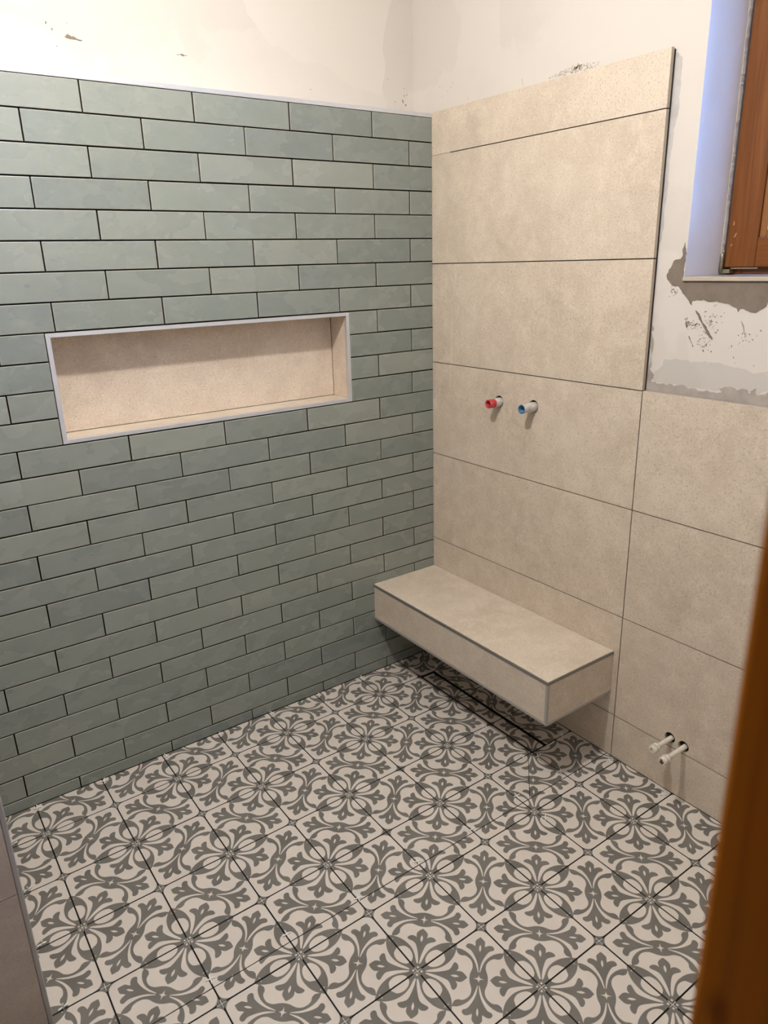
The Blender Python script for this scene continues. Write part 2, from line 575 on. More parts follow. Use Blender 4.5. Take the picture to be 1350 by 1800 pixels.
for a in range(7):
    put_beige(-0.9295, 0.0040, BZ[a + 1], BZ[a], M['stone'], random.uniform(0, 0.0004))
    if BZ[a] < 1.3:
        put_beige(-1.8600, -0.9295, BZ[a + 1], BZ[a] + (0.002 if a == 3 else 0), M['stone'], random.uniform(0, 0.0004))
        put_beige(-2.06, -1.8600, BZ[a + 1], BZ[a] + (0.002 if a == 3 else 0), M['stone'], random.uniform(0, 0.0004))
mk_box('grout_smear', M['grout'], 0.0005, 0.003, -0.0950, -0.001, BZ[1] - 0.0012, BZ[1] + 0.0012, wall_right)

# pipe hole linings
bm = bmesh.new()
for cy, cz, r in HOLES.values():
    lathe(bm, [(0.0118, r * 1.02), (0.0185, r * 0.95)], (0, cy, cz), (1, 0, 0), 20, caps=(False, True))
obj('pipe_hole', bm, M['cavity'], wall_right)

# ---- plaster patches, traced in wall coordinates (y, z); ragged by subdivision
def ragged(pts, amp=0.10, depth=3, rs=1):
    rnd = random.Random(rs)
    for _ in range(depth):
        out = []
        for i, p in enumerate(pts):
            q = pts[(i + 1) % len(pts)]
            out.append(p)
            L = math.hypot(q[0] - p[0], q[1] - p[1])
            if L > 0.0022:
                d = rnd.uniform(-amp, amp) * L
                nx, nz = -(q[1] - p[1]) / L, (q[0] - p[0]) / L
                out.append(((p[0] + q[0]) / 2 + nx * d, (p[1] + q[1]) / 2 + nz * d))
        pts = out
    return pts
def wall_patch(name, pts, mat, th, par=None, x=XW, amp=0.10, rs=1, holes=()):
    bm = bmesh.new()
    pts = ragged(pts, amp, 3, rs)
    plate(bm, pts, [], lambda a, b, d: Vector((x - th + d, a, b)), th + 0.0004)
    return obj(name, bm, mat, par or wall_right)
COAT = [(-0.9441,1.2487),(-0.9483,1.2767),(-0.9727,1.2942),(-0.9761,1.311),(-0.9949,1.3111),(-1.0111,1.3169),(-1.0281,1.314),(-1.0444,1.3154),(-1.058,1.3107),(-1.0955,1.3169),(-1.1389,1.315),(-1.1844,1.3081),(-1.2289,1.2973),(-1.2638,1.3075),(-1.2962,1.3054),(-1.3031,1.2583),(-1.2707,1.2598),(-1.2498,1.2491),(-1.2239,1.2514),(-1.2143,1.2586),(-1.1943,1.2563),(-1.1671,1.2602),(-1.1297,1.243),(-1.0788,1.2457),(-1.019,1.2478),(-0.9603,1.2474)]
SILLP = [(-1.0046,1.6117),(-0.9987,1.5944),(-1.0018,1.5808),(-0.9965,1.5714),(-0.9775,1.5677),(-0.9732,1.5567),(-0.9652,1.5457),(-0.9594,1.5318),(-0.962,1.5206),(-0.9706,1.5122),(-0.978,1.5052),(-0.998,1.5025),(-1.0055,1.4943),(-1.0167,1.4819),(-1.0294,1.4696),(-1.0406,1.456),(-1.0418,1.4671),(-1.0579,1.4694),(-1.0748,1.4706),(-1.0892,1.4655),(-1.1071,1.4678),(-1.1255,1.4637),(-1.1498,1.4577),(-1.1649,1.4528),(-1.1697,1.4429),(-1.1736,1.4518),(-1.194,1.4472),(-1.2141,1.4427),(-1.2241,1.4495),(-1.2365,1.4576),(-1.2403,1.4705),(-1.2575,1.4784),(-1.2842,1.474),(-1.2783,1.5185),(-1.2343,1.5185),(-1.19,1.5185),(-1.1427,1.5185),(-1.11,1.5185),(-1.0835,1.5185),(-1.06,1.5185),(-1.0307,1.5185),(-1.0110,1.5185),(-1.0090,1.5535),(-1.0090,1.5942)]
BAND = [(-0.9242,2.057),(-0.9343,2.0513),(-0.9466,2.039),(-0.9477,2.0033),(-0.9455,1.9539),(-0.9475,1.9094),(-0.9395,1.881),(-0.9393,1.8395),(-0.937,1.7868),(-0.938,1.7329),(-0.9347,1.6713),(-0.9333,1.6223),(-0.9275,1.5797),(-0.916,1.5728),(-0.915,1.7891),(-0.921,1.9581)]
SLASH = [(-1.0541,1.4439),(-1.0616,1.4386),(-1.073,1.4224),(-1.0789,1.4129),(-1.0912,1.401),(-1.1006,1.3876),(-1.1105,1.3743),(-1.1087,1.372),(-1.1001,1.3793),(-1.0854,1.3979),(-1.074,1.4141),(-1.0626,1.4303)]
BOTP = [(-0.9206,1.2492),(-0.9408,1.2462),(-0.9607,1.2437),(-0.9852,1.244),(-1.0194,1.2448),(-1.053,1.2427),(-1.0792,1.2422),(-1.1111,1.2422),(-1.1302,1.2395),(-1.1542,1.2436),(-1.144,1.2518),(-1.1675,1.2574),(-1.1948,1.253),(-1.2175,1.2568),(-1.222,1.2451),(-1.2422,1.263),(-1.2413,1.2494),(-1.2529,1.2467),(-1.2711,1.2571),(-1.3039,1.253),(-1.40,1.2510),(-1.40,1.195),(-1.2769,1.195),(-1.1207,1.195),(-1.02,1.195),(-0.9168,1.195)]
LEFTP = [(-0.9213,1.5461),(-0.9252,1.5347),(-0.9247,1.5205),(-0.9215,1.5119),(-0.9225,1.4861),(-0.9284,1.4732),(-0.9235,1.46),(-0.9216,1.4454),(-0.9276,1.428),(-0.9266,1.4148),(-0.9252,1.4044),(-0.934,1.3944),(-0.9342,1.3856),(-0.924,1.382),(-0.9252,1.3506),(-0.933,1.3301),(-0.936,1.3091),(-0.9324,1.2813),(-0.9377,1.2757),(-0.9482,1.2676),(-0.9477,1.2583),(-0.9391,1.2451),(-0.9182,1.2365),(-0.9198,1.3952)]
wall_patch('skim_patch', COAT, M['coat'], 0.0006, rs=2)
wall_patch('mortar_patch', SILLP, M['mortar'], 0.0012, rs=3)
wall_patch('mortar_patch', BOTP, M['mortar_light'], 0.0011, rs=4, amp=0.16)
wall_patch('mortar_patch', LEFTP, M['mortar_light'], 0.0008, rs=5, amp=0.16)
wall_patch('bare_strip', BAND, M['mortar_band'], 0.0007, rs=6, amp=0.08)
wall_patch('knife_scratch', SLASH, M['mortar'], 0.0010, rs=7)
wall_patch('knife_scratch', [(-1.0413,1.3771),(-1.0436,1.3773),(-1.0589,1.3517),(-1.0564,1.3504)], M['mortar'], 0.0007, rs=8)
wall_patch('knife_scratch', [(-1.1806,1.4216),(-1.1815,1.4222),(-1.1990,1.3853),(-1.1981,1.3847)], M['mortar_light'], 0.0007, rs=9)
# pin-head flecks where the skim coat was scraped through: nobody could count them
rnd = random.Random(5)
bm = bmesh.new()
def fleck(bm, cy, cz, s, x, ang=None):
    n = 5
    a0 = rnd.uniform(0, 6.28) if ang is None else ang
    ex = rnd.uniform(1.0, 2.4)
    vs = []
    for t in range(n):
        a = t * math.tau / n
        u, v = math.cos(a) * s * ex * rnd.uniform(.6, 1.1), math.sin(a) * s * rnd.uniform(.6, 1.1)
        vs.append((cy + u * math.cos(a0) - v * math.sin(a0), cz + u * math.sin(a0) + v * math.cos(a0)))
    fr = [bm.verts.new((x - 0.0007, a, b)) for a, b in vs]
    bk = [bm.verts.new((x + 0.0003, a, b)) for a, b in vs]
    bm.faces.new(fr)
    for t in range(n):
        bm.faces.new((fr[t], fr[(t + 1) % n], bk[(t + 1) % n], bk[t]))
for cy, cz, sy, sz, n in ((-1.098, 1.412, 0.016, 0.018, 60), (-1.045, 1.408, 0.012, 0.006, 45), (-0.983, 1.489, 0.008, 0.006, 16),
                          (-1.082, 1.365, 0.010, 0.012, 26), (-1.033, 1.410, 0.003, 0.006, 16), (-1.20, 1.385, 0.016, 0.01, 14), (-1.17, 1.34, 0.03, 0.02, 8)):
    for _ in range(n):
        fleck(bm, rnd.gauss(cy, sy), rnd.gauss(cz, sz), rnd.uniform(.0005, .0016), XW)
for cy, cz in ((-1.033, 1.411), (-1.034, 1.405), (-1.0875, 1.343), (-1.11, 1.3423)):
    fleck(bm, cy, cz, 0.002, XW, 1.2)
obj('scrape_fleck', bm, M['mortar'], wall_right, 'stuff')
# crumbs of mortar above the beige tiles
bm = bmesh.new()
for _ in range(230):
    t = rnd.betavariate(2.2, 1.5)
    y = -0.48 - 0.21 * t
    h = 0.026 * t ** .8 * (1.6 - t)
    fleck(bm, y + rnd.gauss(0, .006), 2.070 + h * rnd.betavariate(1.6, 1.4), rnd.uniform(.0004, .0013), XW)
for _ in range(26):
    fleck(bm, rnd.gauss(-.612, .010), rnd.gauss(2.083, .003), rnd.uniform(.001, .0026), XW)
for y, z in ((-0.404, 2.090), (-0.406, 2.083), (-0.408, 2.078), (-0.16, 2.082), (-0.06, 2.12), (-0.02, 2.14), (-0.03, 2.11), (-0.085, 2.14), (-0.075, 2.128)):
    fleck(bm, y, z, 0.0017, XW, 1.3)
obj('mortar_crumb', bm, M['crumb'], wall_right, 'stuff')
# chips in the plaster of the left wall
def left_patch(name, pts, mat, th, rs):
    bm = bmesh.new()
    plate(bm, ragged(pts, 0.14, 3, rs), [], lambda a, b, d: Vector((a, YW - th + d, b)), th + 0.0004)
    return obj(name, bm, mat, wall_left)
left_patch('plaster_chip', [(-1.1521,2.1733),(-1.1431,2.1808),(-1.1327,2.1763),(-1.1055,2.1700),(-1.1306,2.1699),(-1.1464,2.1702)], M['mortar'], 0.0009, 3)
left_patch('plaster_chip', [(-0.8442,2.1671),(-0.8301,2.1706),(-0.8096,2.1690),(-0.824,2.1655)], M['mortar'], 0.0009, 4)
bm = bmesh.new()
def fleck_y(bm, cx, cz, s, ang):
    vs = [(cx + s * (2 * math.cos(a) * math.cos(ang) - math.sin(a) * math.sin(ang)) * rnd.uniform(.5, 1), cz + s * (2 * math.cos(a) * math.sin(ang) + math.sin(a) * math.cos(ang)) * rnd.uniform(.5, 1)) for a in [q * math.tau / 6 for q in range(6)]]
    fr = [bm.verts.new((a, YW - 0.0007, b)) for a, b in vs]
    bk = [bm.verts.new((a, YW + 0.0003, b)) for a, b in vs]
    bm.faces.new(fr)
    for t in range(6):
        bm.faces.new((fr[t], fr[(t + 1) % 6], bk[(t + 1) % 6], bk[t]))
for x, z, s, a in ((-0.026, 2.118, .0035, 1.9), (-0.013, 2.107, .003, 1.4), (-0.020, 2.135, .0018, 1.2), (-0.008, 2.14, .0018, .6), (-0.06, 2.113, .0016, 1.5),
                   (-0.018, 2.158, .0015, 1), (-1.194, 2.199, .003, 1.3), (-1.181, 2.187, .0025, 2), (-1.175, 2.148, .0015, 1), (-0.40, 2.12, .0014, 1.6), (-0.09, 2.18, .0012, 1), (-1.14, 2.207, .0012, 1)):
    fleck_y(bm, x, z, s, a)
obj('plaster_fleck', bm, M['mortar'], wall_left, 'stuff')
# paler, rounded trowel patches on the upper plaster
M['plaster_pale'] = plain('fresh_filler', (0.715, 0.675, 0.61), 0.85, 0, 0.2)
def pale(pts, rs):
    bm = bmesh.new()
    plate(bm, ragged(pts, 0.12, 3, rs), [], lambda a, b, d: Vector((a, YW - 0.0004 + d, b)), 0.0006)
    return obj('filler_patch', bm, M['plaster_pale'], wall_left)
pale([(-0.62, 2.45), (-0.61, 2.30), (-0.55, 2.235), (-0.47, 2.205), (-0.42, 2.19), (-0.36, 2.20), (-0.30, 2.175), (-0.20, 2.14), (-0.12, 2.13), (-0.10, 2.20), (-0.06, 2.45)], 11)

# ------------------------------------------------------------------ floor tiles with the printed ornament
TS = S - 0.0038
def smooth_poly(pts):
    """Catmull-Rom through the points; a third item marks a corner"""
    P = [(p[0], p[1]) for p in pts]
    K = [len(p) > 2 for p in pts]
    n = len(P)
    out = []
    for i in range(n):
        p0, p1, p2, p3 = P[i - 1], P[i], P[(i + 1) % n], P[(i + 2) % n]
        if K[i]:
            p0 = (2 * p1[0] - p2[0], 2 * p1[1] - p2[1])
        if K[(i + 1) % n]:
            p3 = (2 * p2[0] - p1[0], 2 * p2[1] - p1[1])
        for s in (0.0, 0.5):
            t = s
            out.append(tuple(0.5 * (2 * p1[d] + (p2[d] - p0[d]) * t + (2 * p0[d] - 5 * p1[d] + 4 * p2[d] - p3[d]) * t * t +
                                    (-p0[d] + 3 * p1[d] - 3 * p2[d] + p3[d]) * t ** 3) for d in (0, 1)))
    return out
def mir(pts, sq, sp):
    return [(p[0] * sq, p[1] * sp) + tuple(p[2:]) for p in pts]
c1 = 1
scroll = [(0, .108), (.068, .099), (.138, .077), (.210, .088), (.262, .130), (.286, .178), (.282, .220), (.310, .267), (.376, .288, c1),
          (.373, .238), (.346, .172), (.291, .103), (.222, .056), (.150, .031), (.086, .013, c1)]
body = scroll + mir(scroll[::-1], 1, -1)[:-1] + [(0, -.108)]
body = body + mir(body[::-1], -1, 1)[1:-1]
fl = [(.070, .004, c1), (.175, .016), (.260, .044), (.333, .082), (.378, .118), (.396, .160), (.425, .172), (.455, .150), (.460, .118), (.447, .082), (.432, .060, c1),
      (.462, .056), (.508, .057), (.567, 0, c1)]
fleur_q = fl + mir(fl[::-1], 1, -1)[1:]
fp = [(.006, -.618, c1), (.015, -.530), (.038, -.434), (.067, -.358), (.108, -.326), (.150, -.310), (.176, -.294), (.172, -.270), (.140, -.247), (.096, -.245), (.064, -.266, c1),
      (.070, -.232), (.066, -.200), (.040, -.165), (0, -.132, c1)]
fleur_p = fp + mir(fp[::-1], -1, 1)[1:]
R2 = 0.70711
petal = [(.424, -.283, c1), (.340, -.287), (.247, -.313), (.168, -.362), (.107, -.422), (.064, -.498), (.036, -.585), (.010, -.640, c1), (0, -R2, c1)]
petal_hole = [(.276, -R2 + .276, c1), (.238, -.418), (.193, -.408), (.131, -.441), (.091, -.498), (.076, -.556), (.086, -.597), (.100, -R2 + .100, c1)]
core = [(0, -.610, c1), (.03, -.632), (.088, -R2 + .088, c1), (0, -R2, c1), (-.088, -R2 + .088, c1), (-.03, -.632)]
sqr = [(0, -.655, 1), (.0165, -.672, 1), (0, -.689, 1), (-.0165, -.672, 1)]
star = [(0, .066, 1), (.012, .014), (.049, .002, 1), (.012, -.014), (0, -.064, 1), (-.012, -.014), (-.049, .002, 1), (-.012, .014)]
drop_q = [(.357, 0, 1), (.390, .012), (.425, .013), (.458, .002, 1), (.425, -.010), (.390, -.010)]
drop_p = [(0, -.230, 1), (.014, -.262), (.013, -.295), (0, -.330, 1), (-.013, -.295), (-.014, -.262)]
speck = [(.372, -.330, 1), (.352, -.318, 1), (.358, -.338, 1)]
rc = 0.118
corner_d = [(R2, 0, 1)] + [(R2 - rc * math.sqrt(2) + rc * math.cos(t), rc * math.sin(t), 1) for t in [math.radians(a) for a in (45, 33, 22, 11, 0, -11, -22, -33, -45)]]
DARK, LIGHT = [], []
DARK += [body, fleur_q, mir(fleur_q, -1, 1), fleur_p, mir(fleur_p, 1, -1), corner_d, mir(corner_d, -1, 1)]
for sq_ in (1, -1):
    for sp_ in (1, -1):
        DARK.append(mir(petal, sq_, sp_))
        LIGHT.append(mir(petal_hole, sq_, sp_))
        LIGHT.append(mir(speck, sq_, sp_))
for sp_ in (1, -1):
    DARK.append(mir(core, 1, sp_))
    LIGHT += [mir(sqr, 1, sp_), mir(drop_p, 1, sp_)]
LIGHT += [star, drop_q, mir(drop_q, -1, 1)]
DARK = [smooth_poly(p) for p in DARK]
LIGHT = [smooth_poly(p) for p in LIGHT]

def make_pattern(odd):
    """triangles (local x, y, dark?) of a whole tile in tile-size units"""
    def tr(p):
        q, r = p
        e = 0.49995
        if odd:      # P axis towards (+x,+y)
            x, y = (r + q) / math.sqrt(2), (r - q) / math.sqrt(2)
        else:        # P axis towards (+x,-y)
            x, y = (r + q) / math.sqrt(2), (-r + q) / math.sqrt(2)
        return (max(-e, min(e, x)), max(-e, min(e, y)))
    D = [[tr(p) for p in poly] for poly in DARK]
    L = [[tr(p) for p in poly] for poly in LIGHT]
    sq4 = [(-.5, -.5), (.5, -.5), (.5, .5), (-.5, .5)]
    vs, tris = cdt([sq4] + D + L)
    out = []
    for t in tris:
        pts = [(vs[i][0] * TS, vs[i][1] * TS) for i in t]
        c = (sum(vs[i][0] for i in t) / 3, sum(vs[i][1] for i in t) / 3)
        dk = any(in_poly(c, p) for p in D) and not any(in_poly(c, p) for p in L)
        out.append((pts, 1 if dk else 0))
    return out
PATTERN = [make_pattern(False), make_pattern(True)]

def clip(poly, a, b, c):
    """keep a*x + b*y <= c"""
    out = []
    n = len(poly)
    for i in range(n):
        p, q = poly[i], poly[(i + 1) % n]
        dp, dq = a * p[0] + b * p[1] - c, a * q[0] + b * q[1] - c
        if dp <= 0:
            out.append(p)
        if (dp < 0 < dq) or (dq < 0 < dp):
            t = dp / (dp - dq)
            out.append((p[0] + (q[0] - p[0]) * t, p[1] + (q[1] - p[1]) * t))
    return out

def tile_mesh(odd, planes):
    key = (odd, tuple(planes))
    if key in tile_cache:
        return tile_cache[key]
    outline = [(-TS / 2, -TS / 2), (TS / 2, -TS / 2), (TS / 2, TS / 2), (-TS / 2, TS / 2)]
    for pl in planes:
        outline = clip(outline, *pl)
    if len(outline) < 3:
        tile_cache[key] = None
        return None
    verts, index, faces, mi = [], {}, [], []
    def vid(p, z):
        kk = (round(p[0], 6), round(p[1], 6), z)
        if kk not in index:
            index[kk] = len(verts)
            verts.append((p[0], p[1], z))
        return index[kk]
    for pts, dk in PATTERN[odd]:
        if planes:
            for pl in planes:
                pts = clip(pts, *pl)
                if len(pts) < 3:
                    break
            if len(pts) < 3:
                continue
        f = []
        for p in pts:
            i = vid(p, 0.0)
            if i not in f:
                f.append(i)
        if len(f) >= 3:
            faces.append(f)
            mi.append(dk)
    n = len(outline)
    # small arris, then the side
    cx = sum(p[0] for p in outline) / n
    cy = sum(p[1] for p in outline) / n
    top = [len(verts) + i for i in range(n)]
    verts += [(p[0], p[1], 0.0) for p in outline]
    bot = [len(verts) + i for i in range(n)]
    verts += [(p[0], p[1], -0.0075) for p in outline]
    for i in range(n):
        j = (i + 1) % n
        faces.append([top[i], bot[i], bot[j], top[j]])
        mi.append(2)
    me = bpy.data.meshes.new('floor_tile')
    me.from_pydata(verts, [], faces)
    me.polygons.foreach_set('material_index', mi)
    bm = bmesh.new()
    bm.from_mesh(me)
    bmesh.ops.recalc_face_normals(bm, faces=bm.faces[:])
    for f in bm.faces:
        if f.material_index < 2 and f.normal.z < 0:
            f.normal_flip()
    bm.to_mesh(me)
    bm.free()
    for m in (M['cream'], M['grey'], M['tile_body']):
        me.materials.append(m)
    tile_cache[key] = me
    return me
tile_cache = {}
FOLD = -0.9128
DRX0, DRX1, DRY0, DRY1 = -0.1975, -0.1255, -0.7625, -0.1560
G = 0.0013
def put_tile(i, j, planes, parent=None, name='floor_tile', dz=0.0):
    """planes are world half-planes a*x+b*y<=c"""
    cx, cy = (i + .5 - I0) * S, -(j + .5 - J0) * S
    loc = tuple((a, b, round(c - a * cx - b * cy, 6)) for a, b, c in planes)
    # drop planes that do not touch this tile
    use = []
    for a, b, c in loc:
        ext = max(a * sx * TS / 2 + b * sy * TS / 2 for sx in (-1, 1) for sy in (-1, 1))
        low = min(a * sx * TS / 2 + b * sy * TS / 2 for sx in (-1, 1) for sy in (-1, 1))
        if low >= c - 0.002:
            return
        if ext > c:
            use.append((a, b, c))
    me = tile_mesh((i + j) % 2, use)
    if me is None or len(me.polygons) < 3:
        return
    o = link(name, me, None, parent or floor)
    o.location = (cx, cy, random.uniform(-0.0002, 0.0002) + dz)
    if name == 'floor_tile':
        o.rotation_euler = (math.radians(random.gauss(0, .05)), math.radians(random.gauss(0, .05)), 0)
    return o
STUB_X, STUB_Y = -1.7310, -0.82
for i in range(-6, 5):
    for j in range(-4, 6):
        common = [(1, 0, -0.0012), (0, 1, -0.0012), (0, -1, 2.045)]
        ytop = -(j - J0) * S
        if i < -3:
            if ytop - S < STUB_Y + 0.01 and ytop <= STUB_Y + 0.06:
                common.append((0, 1, STUB_Y - 0.003))
            else:
                if i < -4:
                    continue
                common.append((-1, 0, 1.7290))
        ybot = ytop - S
        halves = [[]]
        if ybot < FOLD < ytop:
            halves = [[(0, -1, -(FOLD + G))], [(0, 1, FOLD - G)]]
        for h in halves:
            upper = not h or h[0][1] == -1
            if i == 4 and DRY0 - 0.01 < (ytop + ybot) / 2 < DRY1 + 0.01 and upper:
                # tiles round the linear drain
                put_tile(i, j, common + h + [(-1, 0, -(DRX1 + 0.001))])
            elif i == 3 and j == 0 and upper:
                # cut on the diagonal from the end of the drain to the fold
                d = math.sqrt(.5)
                c = d * (-0.1975) - d * (-0.7425)
                put_tile(i, j, common + h + [(d, -d, c - 0.0008)])
                put_tile(i, j, common + h + [(-d, d, -c - 0.0008)])
            else:
                put_tile(i, j, common + h)

# ------------------------------------------------------------------ linear drain
drain = empty('linear_drain', ((DRX0 + DRX1) / 2, (DRY0 + DRY1) / 2, -0.0))
tag(drain, 'narrow black linear shower drain under the bench, filled with a strip of patterned tile', 'drain')
cxd, cyd = drain.location.x, drain.location.y
def dbox(bm, x0, x1, y0, y1, z0, z1, b=0.0):
    box(bm, x0 - cxd, x1 - cxd, y0 - cyd, y1 - cyd, z0, z1, b)
bm = bmesh.new()
t = 0.0026
dbox(bm, DRX0, DRX0 + t, DRY0, DRY1, -0.0068, 0.0006)
dbox(bm, DRX1 - t, DRX1, DRY0, DRY1, -0.0068, 0.0006)
dbox(bm, DRX0 + t, DRX1 - t, DRY0, DRY0 + t, -0.0068, 0.0006)
dbox(bm, DRX0 + t, DRX1 - t, DRY1 - t, DRY1, -0.0068, 0.0006)
obj('drain_frame', bm, M['steel_dark'], drain)
bm = bmesh.new()
dbox(bm, DRX0 + t, DRX1 - t, DRY0 + t, DRY1 - t, -0.0070, -0.0066)
obj('drain_channel', bm, M['black'], drain)
IX0, IX1 = DRX0 + 0.0085, DRX1 - 0.0115
for j in (-4, -3, -2, -1):
    o = put_tile(4, j, [(1, 0, IX1), (-1, 0, -IX0), (0, -1, -(DRY0 + 0.005)), (0, 1, DRY1 - 0.005)], drain, 'tile_insert', 0.0)
    if o:
        o.location = (o.location.x - cxd, o.location.y - cyd, -0.0006)

# ------------------------------------------------------------------ niche in the green wall
niche = empty('wall_niche', ((NX0 + NX1) / 2, 0.05, NZ0))
tag(niche, 'long recessed shower niche lined with beige stone and pale trim in green wall', 'niche')
ox, oy, oz = niche.location
def nbox(name, mat, x0, x1, y0, y1, z0, z1, bev=0.0):
    bm = bmesh.new()
    box(bm, x0 - ox, x1 - ox, y0 - oy, y1 - oy, z0 - oz, z1 - oz, bev)
    return obj(name, bm, mat, niche)
IXa, IXb, IZa, IZb = NX0 + 0.0125, NX1 - 0.0125, NZ0 + 0.0115, NZ1 - 0.0115
ND = 0.102
nbox('back_panel', M['stone_niche'], NX0 + .002, IXb - .0014, ND, ND + .010, IZa + .0022, NZ1 - .002)
nbox('bottom_panel', M['stone_plain'], NX0 + .003, NX1 - .003, 0.011, ND - .0008, IZa - .008, IZa + .0006)
nbox('top_panel', M['stone_plain'], NX0 + .003, NX1 - .003, 0.011, ND - .0008, IZb, IZb + .008)
nbox('side_panel', M['stone_niche'], IXb, IXb + .008, 0.0085, ND - .0008, IZa + .0014, IZb - .0008)
nbox('side_panel', M['stone_niche'], IXa - .008, IXa, 0.0085, ND - .0008, IZa + .0014, IZb - .0008)
def mitre(name, pts):
    """frame piece with mitred ends: four (x, z) corners, front bevelled"""
    bm = bmesh.new()
    fr = [bm.verts.new((x - ox, -0.0014 - oy, z - oz)) for x, z in pts]
    bk = [bm.verts.new((x - ox, 0.0105 - oy, z - oz)) for x, z in pts]
    bm.faces.new(fr)
    bm.faces.new(bk[::-1])
    for a in range(4):
        b = (a + 1) % 4
        bm.faces.new((fr[a], bk[a], bk[b], fr[b]))
    bmesh.ops.recalc_face_normals(bm, faces=bm.faces[:])
    bmesh.ops.bevel(bm, geom=[e for e in bm.edges], offset=0.0006, segments=1, affect='EDGES')
    return obj(name, bm, M['alu'], niche)
g = 0.0002
mitre('edge_trim', [(NX0, NZ1), (NX1, NZ1), (IXb, IZb), (IXa, IZb)])
mitre('edge_trim', [(NX0, NZ0), (NX1, NZ0), (IXb, IZa), (IXa, IZa)])
mitre('edge_trim', [(NX0, NZ0 + g), (NX0, NZ1 - g), (IXa, IZb - g), (IXa, IZa + g)])
mitre('edge_trim', [(NX1, NZ0 + g), (NX1, NZ1 - g), (IXb, IZb - g), (IXb, IZa + g)])

# ------------------------------------------------------------------ floating bench
BX, BY, BZ0, BZ1 = -0.3065, -0.9090, 0.2345, 0.3870
bench = empty('shower_bench', (BX / 2, BY / 2, BZ0))
tag(bench, 'floating beige stone shower bench with grey metal edges in the corner', 'bench')
ox2, oy2, oz2 = bench.location
def bbox(name, mat, x0, x1, y0, y1, z0, z1, bev=0.0):
    bm = bmesh.new()
    box(bm, x0 - ox2, x1 - ox2, y0 - oy2, y1 - oy2, z0 - oz2, z1 - oz2, bev)
    return obj(name, bm, mat, bench)
e = 0.0008
tw = 0.0090
bbox('top_panel', M['stone_plain'], BX + .0016, -0.0010, BY + .0016, -0.0012, BZ1 - .0034, BZ1, 0.0007)
bbox('front_panel', M['stone_plain'], BX + .0012, BX + .012, BY + tw, -0.0012, BZ0 + tw, BZ1 - .0042 - tw - .0006)
bbox('side_panel', M['stone_plain'], BX + tw, -0.0010, BY + .0012, BY + .012, BZ0 + tw, BZ1 - .0042 - tw - .0006)
bbox('core', M['stone_edge'], BX + .013, -0.0010, BY + .013, -0.0012, BZ0 + .012, BZ1 - .0037)
bbox('bottom_panel', M['stone_plain'], BX + .011, -0.0010, BY + .011, -0.0012, BZ0 + .001, BZ0 + .0115)
zt1 = BZ1 - .0040
bbox('edge_trim', M['alu_grey'], BX, BX + .011, BY, -0.0012, zt1 - tw, zt1, .0005)
bbox('edge_trim', M['alu_grey'], BX + .0112, -0.0010, BY, BY + .011, zt1 - tw, zt1, .0005)
bbox('edge_trim', M['alu_dull'], BX, BX + .0108, BY, -0.0012, BZ0, BZ0 + tw, .0005)
bbox('edge_trim', M['alu_dull'], BX + .0110, -0.0010, BY, BY + .0108, BZ0, BZ0 + tw, .0005)
bbox('edge_trim', M['alu_dull'], BX, BX + tw, BY, BY + tw, BZ0 + tw + .0002, zt1 - tw - .0002, .0008)

# ------------------------------------------------------------------ water outlets
def stub(name, label, key, cols, prof_base, prof_cap, teeth=False):
    cy, cz, r = HOLES[key]
    t = empty(name, (0, cy + 0.002, cz - 0.0028))
    tag(t, label, 'pipe stub')
    bm = bmesh.new()
    lathe(bm, prof_base, (0, 0, 0), (-1, 0, 0), 28)
    obj('pipe', bm, cols[0], t)
    bm = bmesh.new()
    lathe(bm, prof_cap, (0, 0, 0), (-1, 0, 0), 28)
    cap = obj('cap', bm, cols[1], t)
    if teeth:
        # the torn rim of the cap
        bm = bmesh.new()
        x = -prof_cap[1][0]
        ro = prof_cap[1][1]
        for q in range(12):
            a = q * math.tau / 12
            w = 0.0022
            c, s = math.cos(a), math.sin(a)
            vs = []
            for dx in (0.001, -0.0032):
                ww = w if dx > 0 else w * .55
                for rr in (ro - 0.0020, ro - 0.0002):
                    for dt in (-ww, ww):
                        vs.append(bm.verts.new((x + dx, c * rr - s * dt, s * rr + c * dt)))
            for qd in ((0, 1, 3, 2), (4, 6, 7, 5), (0, 4, 5, 1), (2, 3, 7, 6), (0, 2, 6, 4), (1, 5, 7, 3)):
                bm.faces.new([vs[z] for z in qd])
        bmesh.ops.recalc_face_normals(bm, faces=bm.faces[:])
        obj('torn_rim', bm, cols[2], cap)
    return t
stub('water_outlet', 'grey water pipe stub with open red plastic cap on beige wall', 'red', (M['stub_grey'], M['red']),
     [(-0.018, .0165), (.021, .0165), (.0225, .0150), (.0225, .0100)],
     [(.0222, .0146), (.049, .0150), (.0505, .0146), (.0505, .0120), (.046, .0112), (.026, .0108), (.0255, .0)])
stub('water_outlet', 'grey water pipe stub with torn blue plastic rim on beige wall', 'blue', (M['stub_grey'], M['stub_grey'], M['blue']),
     [(-0.018, .0170), (.016, .0170), (.0175, .0160), (.022, .0136), (.030, .0130), (.034, .0128)],
     [(.0338, .0130), (.0525, .0150), (.0530, .0128), (.040, .0118), (.039, .0)], True)
